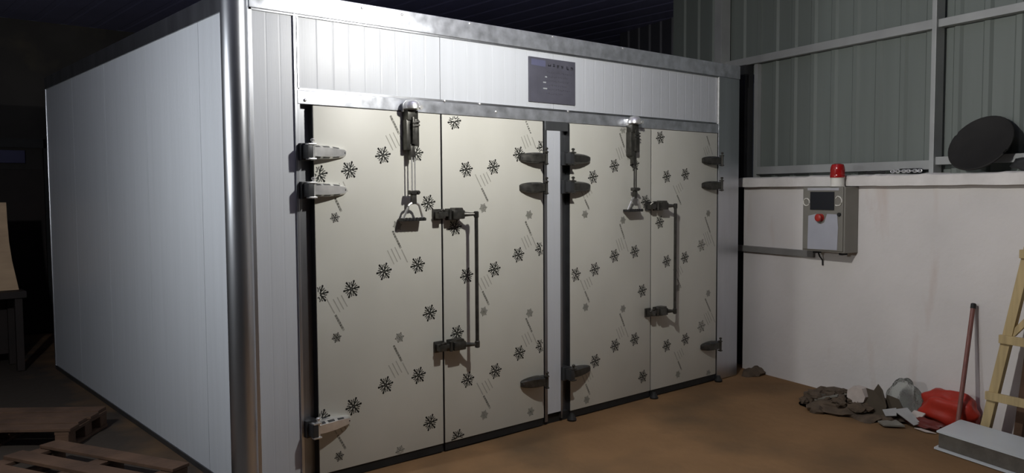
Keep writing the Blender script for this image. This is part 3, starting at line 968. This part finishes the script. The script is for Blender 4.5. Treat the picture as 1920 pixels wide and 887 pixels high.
# scraps
def card(name, pts, mats, label, cat, th=0.006, fold=0.0, group=None):
    """polygon in (s, off, z) given corner by corner, thickened along its normal"""
    P = [W(*p) for p in pts]
    n_ = (P[1] - P[0]).cross(P[2] - P[0]).normalized() * th
    k = len(P)
    mb = MB()
    mb.add([tuple(p) for p in P] + [tuple(p + n_) for p in P], [list(range(k)), list(range(k, 2 * k))] + [[i, (i + 1) % k, (i + 1) % k + k, i + k] for i in range(k)])
    return thing(mb, name, mats, label, cat, group)


card('cardboard_piece', [(1.53, 0.345, 0.07), (1.62, 0.36, 0.0), (1.71, 0.345, 0.015), (1.72, 0.325, 0.10), (1.665, 0.30, 0.20), (1.63, 0.30, 0.235), (1.60, 0.305, 0.185), (1.52, 0.31, 0.19)], 'card', 'upright brown cardboard piece with a torn pointed top', 'cardboard')
card('cardboard_piece', [(1.665, 0.30, 0.005), (1.785, 0.285, 0.005), (1.79, 0.255, 0.10), (1.75, 0.245, 0.15), (1.67, 0.26, 0.165)], 'card', 'smaller brown cardboard piece leaning beside the clear bag', 'cardboard')
card('tile_piece', [(1.735, 0.435, 0.012), (1.815, 0.475, 0.010), (1.895, 0.372, 0.010), (1.80, 0.335, 0.022)], 'tile', 'flat grey tile piece lying on the earth floor', 'tile', 0.010)
mb = MB(W)
mb.slab([(1.415, 0.105), (1.47, 0.075), (1.555, 0.095), (1.57, 0.135), (1.54, 0.190), (1.47, 0.195), (1.42, 0.155)], 0.30, 0.36)
thing(mb, 'plaster_chunk', 'whitechunk', 'white broken plaster chunk on top of the rubble', 'plaster chunk')
card('plastic_scrap', [(1.70, 0.345, 0.075), (1.745, 0.37, 0.045), (1.80, 0.33, 0.055), (1.765, 0.29, 0.095)], 'poly', 'small white plastic scrap beside the clear bag', 'plastic scrap', 0.006)
card('plastic_scrap', [(1.755, 0.315, 0.085), (1.92, 0.315, 0.018), (1.94, 0.275, 0.030), (1.82, 0.25, 0.105)], 'poly', 'long pale plastic strip sloping before the clear bag', 'plastic scrap', 0.005)
card('plastic_scrap', [(1.93, 0.325, 0.006), (2.02, 0.335, 0.004), (2.075, 0.305, 0.004), (1.96, 0.30, 0.006)], 'whitechunk', 'thin white strip on the floor by the panel corner', 'plastic scrap', 0.004)
card('wood_splinter', [(1.82, 0.24, 0.04), (1.92, 0.245, 0.05), (1.93, 0.21, 0.085), (1.84, 0.20, 0.085)], 'whitechunk', 'pinkish wood splinter between plastic and red bag', 'splinter', 0.008)
for (s, o_, z, r_), lb in (((1.685, 0.40, 0.016, 0.015), 'small white pebble left of the grey tile'), ((1.60, 0.40, 0.05, 0.015), 'small pale pebble under the pointed cardboard')):
    mb = MB(W); mb.blob((s, o_, z), (r_, r_, r_ * 0.8), 1, 0.3, 2, 5); thing(mb, 'pebble', 'poly', lb, 'pebble', smooth=60)

# heap of earth with loose lumps
mb = MB(WC)
mb.blob((1.36, 0.25, 0.0), (0.36, 0.27, 0.085), 4, 0.45, 2.6, 21, flat=-0.003)
thing(mb, 'earth_heap', 'rubble', 'low heap of swept earth near the foot of the wall', 'earth heap', smooth=60)
rnd = random.Random(11)
for k in range(40):
    a_, q_ = rnd.uniform(0, 2 * pi), math.sqrt(rnd.uniform(0.1, 1.25))
    s = 1.38 + 0.34 * q_ * cos(a_); o_ = max(0.06, 0.28 + 0.25 * q_ * sin(a_)); r_ = rnd.uniform(0.016, 0.042)
    u = max(0.0, 1 - ((s - 1.36) / 0.36) ** 2 - ((o_ - 0.25) / 0.27) ** 2)
    z = 0.080 * math.sqrt(u)
    mb = MB(W); mb.blob((s, o_, z + r_ * 0.3), (r_ * rnd.uniform(0.8, 1.7), r_, r_ * rnd.uniform(0.5, 0.9)), 2, 0.6, 1.9, k + 30)
    thing(mb, 'rubble_lump', 'rubble', 'small brown rubble lump strewn on the earth heap', 'rubble', 'rubble lumps on the earth heap')
for k, (s, o_, l, a) in enumerate(((1.16, 0.34, 0.13, 0.4), (1.27, 0.40, 0.16, -0.5), (1.37, 0.30, 0.12, 0.9))):
    mb = MB(W)
    ca, sa = cos(a), sin(a)
    z0 = 0.045 + 0.022 * k
    mb.add([(s + ca * i * l / 2 - sa * j * 0.02, o_ + sa * i * l / 2 + ca * j * 0.02, z0 + h + i * 0.025) for h in (0, 0.012) for i, j in ((-1, -1), (1, -1), (1, 1), (-1, 1))],
           [(0, 1, 2, 3), (4, 5, 6, 7), (0, 1, 5, 4), (1, 2, 6, 5), (2, 3, 7, 6), (3, 0, 4, 7)])
    thing(mb, 'wood_splinter', 'tile', ['leftmost grey splinter on the earth heap', 'middle grey splinter on the earth heap', 'grey splinter nearest the white plaster chunk'][k], 'splinter')
# earth lump at the foot of the end post
mb = MB()
mb.blob((4.06, -0.085, 0.0), (0.13, 0.075, 0.06), 3, 0.4, 2.4, 40, flat=-0.004)
thing(mb, 'earth_clod', 'rubble', 'grey earth clod at the foot of the end post', 'earth clod', smooth=60)


# ------------------------------------------------------------------ pallets on the left
def pallet(name, label, origin, ang, length, width, nb, slabw, zt=0.13):
    """planks run along local x (length); stringers across"""
    ca, sa = cos(ang), sin(ang)
    T = lambda x, y, z: (origin[0] + ca * x - sa * y, origin[1] + sa * x + ca * y, z)
    r = root_at(name, T(length / 2, width / 2, 0), label, 'pallet', 'wooden pallets beside the drying room')
    rn = random.Random(label)
    gap = (width - nb * slabw) / (nb - 1)
    for k in range(nb):
        y = k * (slabw + gap)
        mb = MB(T); e0, e1 = rn.uniform(-0.012, 0.012), rn.uniform(-0.012, 0.012)
        mb.box(e0, length + e1, y, y + slabw, zt - 0.020 + rn.uniform(-0.002, 0.003), zt + rn.uniform(-0.002, 0.003), bev=0.003)
        mb.build('plank', 'palletwood_legshade', r)
    for x in (0.0, length / 2 - 0.045, length - 0.09):
        mb = MB(T); mb.box(x, x + 0.09, 0.005, width - 0.005, zt - 0.042, zt - 0.021, bev=0.003); mb.build('stringer', 'palletwood_legshade', r)
        for y in (0.0, width / 2 - 0.05, width - 0.10):
            mb = MB(T); mb.box(x + 0.003, x + 0.087, y + 0.004, y + 0.096, 0.018, zt - 0.042, bev=0.004); mb.build('block', 'palletwood_legshade', r)
        mb = MB(T); mb.box(x, x + 0.09, 0.0, width, -0.001, 0.018, bev=0.003); mb.build('skid', 'palletwood_legshade', r)
    return r


# the near pallet: its right corner almost touches the side wall
a1 = math.atan2(0.90, -0.42)
pallet('wooden_pallet', 'worn wooden pallet nearest the viewer at the side wall', (-0.545, 0.456), a1, 1.05, 0.95, 5, 0.115)
a2 = math.atan2(0.63, -0.78)
pallet('wooden_pallet', 'dark wooden pallet farther back in the gloom', (-0.56, 1.985), a2, 1.05, 0.52, 4, 0.112, 0.135)

# far left: bench with a tan board
BN = root_at('dark_bench', (-0.95, 4.6, 0), 'dark wooden bench in the gloom behind the pallets', 'bench')
mb = MB(); mb.box(-1.6, -0.60, 4.35, 4.85, 0.66, 0.72, bev=0.004); mb.build('top', 'door', BN)
for x in (-1.57, -0.69):
    for y in (4.38, 4.76):
        mb = MB(); mb.box(x, x + 0.06, y, y + 0.06, 0, 0.66, bev=0.004); mb.build('leg', 'door', BN)
mb = MB(); mb.box(-1.55, -0.63, 4.80, 4.83, 0.1, 0.66, bev=0.004); mb.build('back_board', 'door', BN)
mb = MB()
edge = [(-0.695, 1.512), (-0.695, 1.35), (-0.69, 1.15), (-0.675, 0.98), (-0.655, 0.85), (-0.635, 0.722)]
poly = [(-1.15, 0.722)] + [(-1.15, 1.515)] + edge
n = len(poly)
v = [(x, 4.50 + 0.10 * (z - 0.722), z) for x, z in poly] + [(x, 4.515 + 0.10 * (z - 0.722), z) for x, z in poly]
mb.add(v, [list(range(n)), list(range(n, 2 * n))] + [[i, (i + 1) % n, (i + 1) % n + n, i + n] for i in range(n)])
thing(mb, 'tan_board', 'tan', 'tan plywood board with a curved edge at the far left', 'board')


# ------------------------------------------------------------------ lamps (both hang just outside the picture)
def pendant(pos, matname, label, top):
    x, y, z = pos
    r = root_at('pendant_lamp', (x, y, z + 0.12), label, 'lamp')
    mb = MB(); mb.lathe([(0.012, -0.036), (0.026, -0.026), (0.036, -0.006), (0.036, 0.010), (0.028, 0.032), (0.018, 0.046)], (x, y, z), 20); mb.build('bulb', matname, r, 60)
    mb = MB(); mb.lathe([(0.019, 0.046), (0.021, 0.05), (0.021, 0.10), (0.008, 0.115)], (x, y, z), 16); mb.build('socket', 'grip', r, 40)
    mb = MB(); mb.tube([(x, y, z + 0.11), (x, y, top)], 0.004, 8); mb.build('cord', 'grip', r, 40)


pendant(LAMP_POS, 'bulb', 'bare bulb hanging in front of the doors', ZR)
pendant(SIDE_LAMP_POS, 'sidebulb', 'bare bulb hanging left of the drying room', ZR)
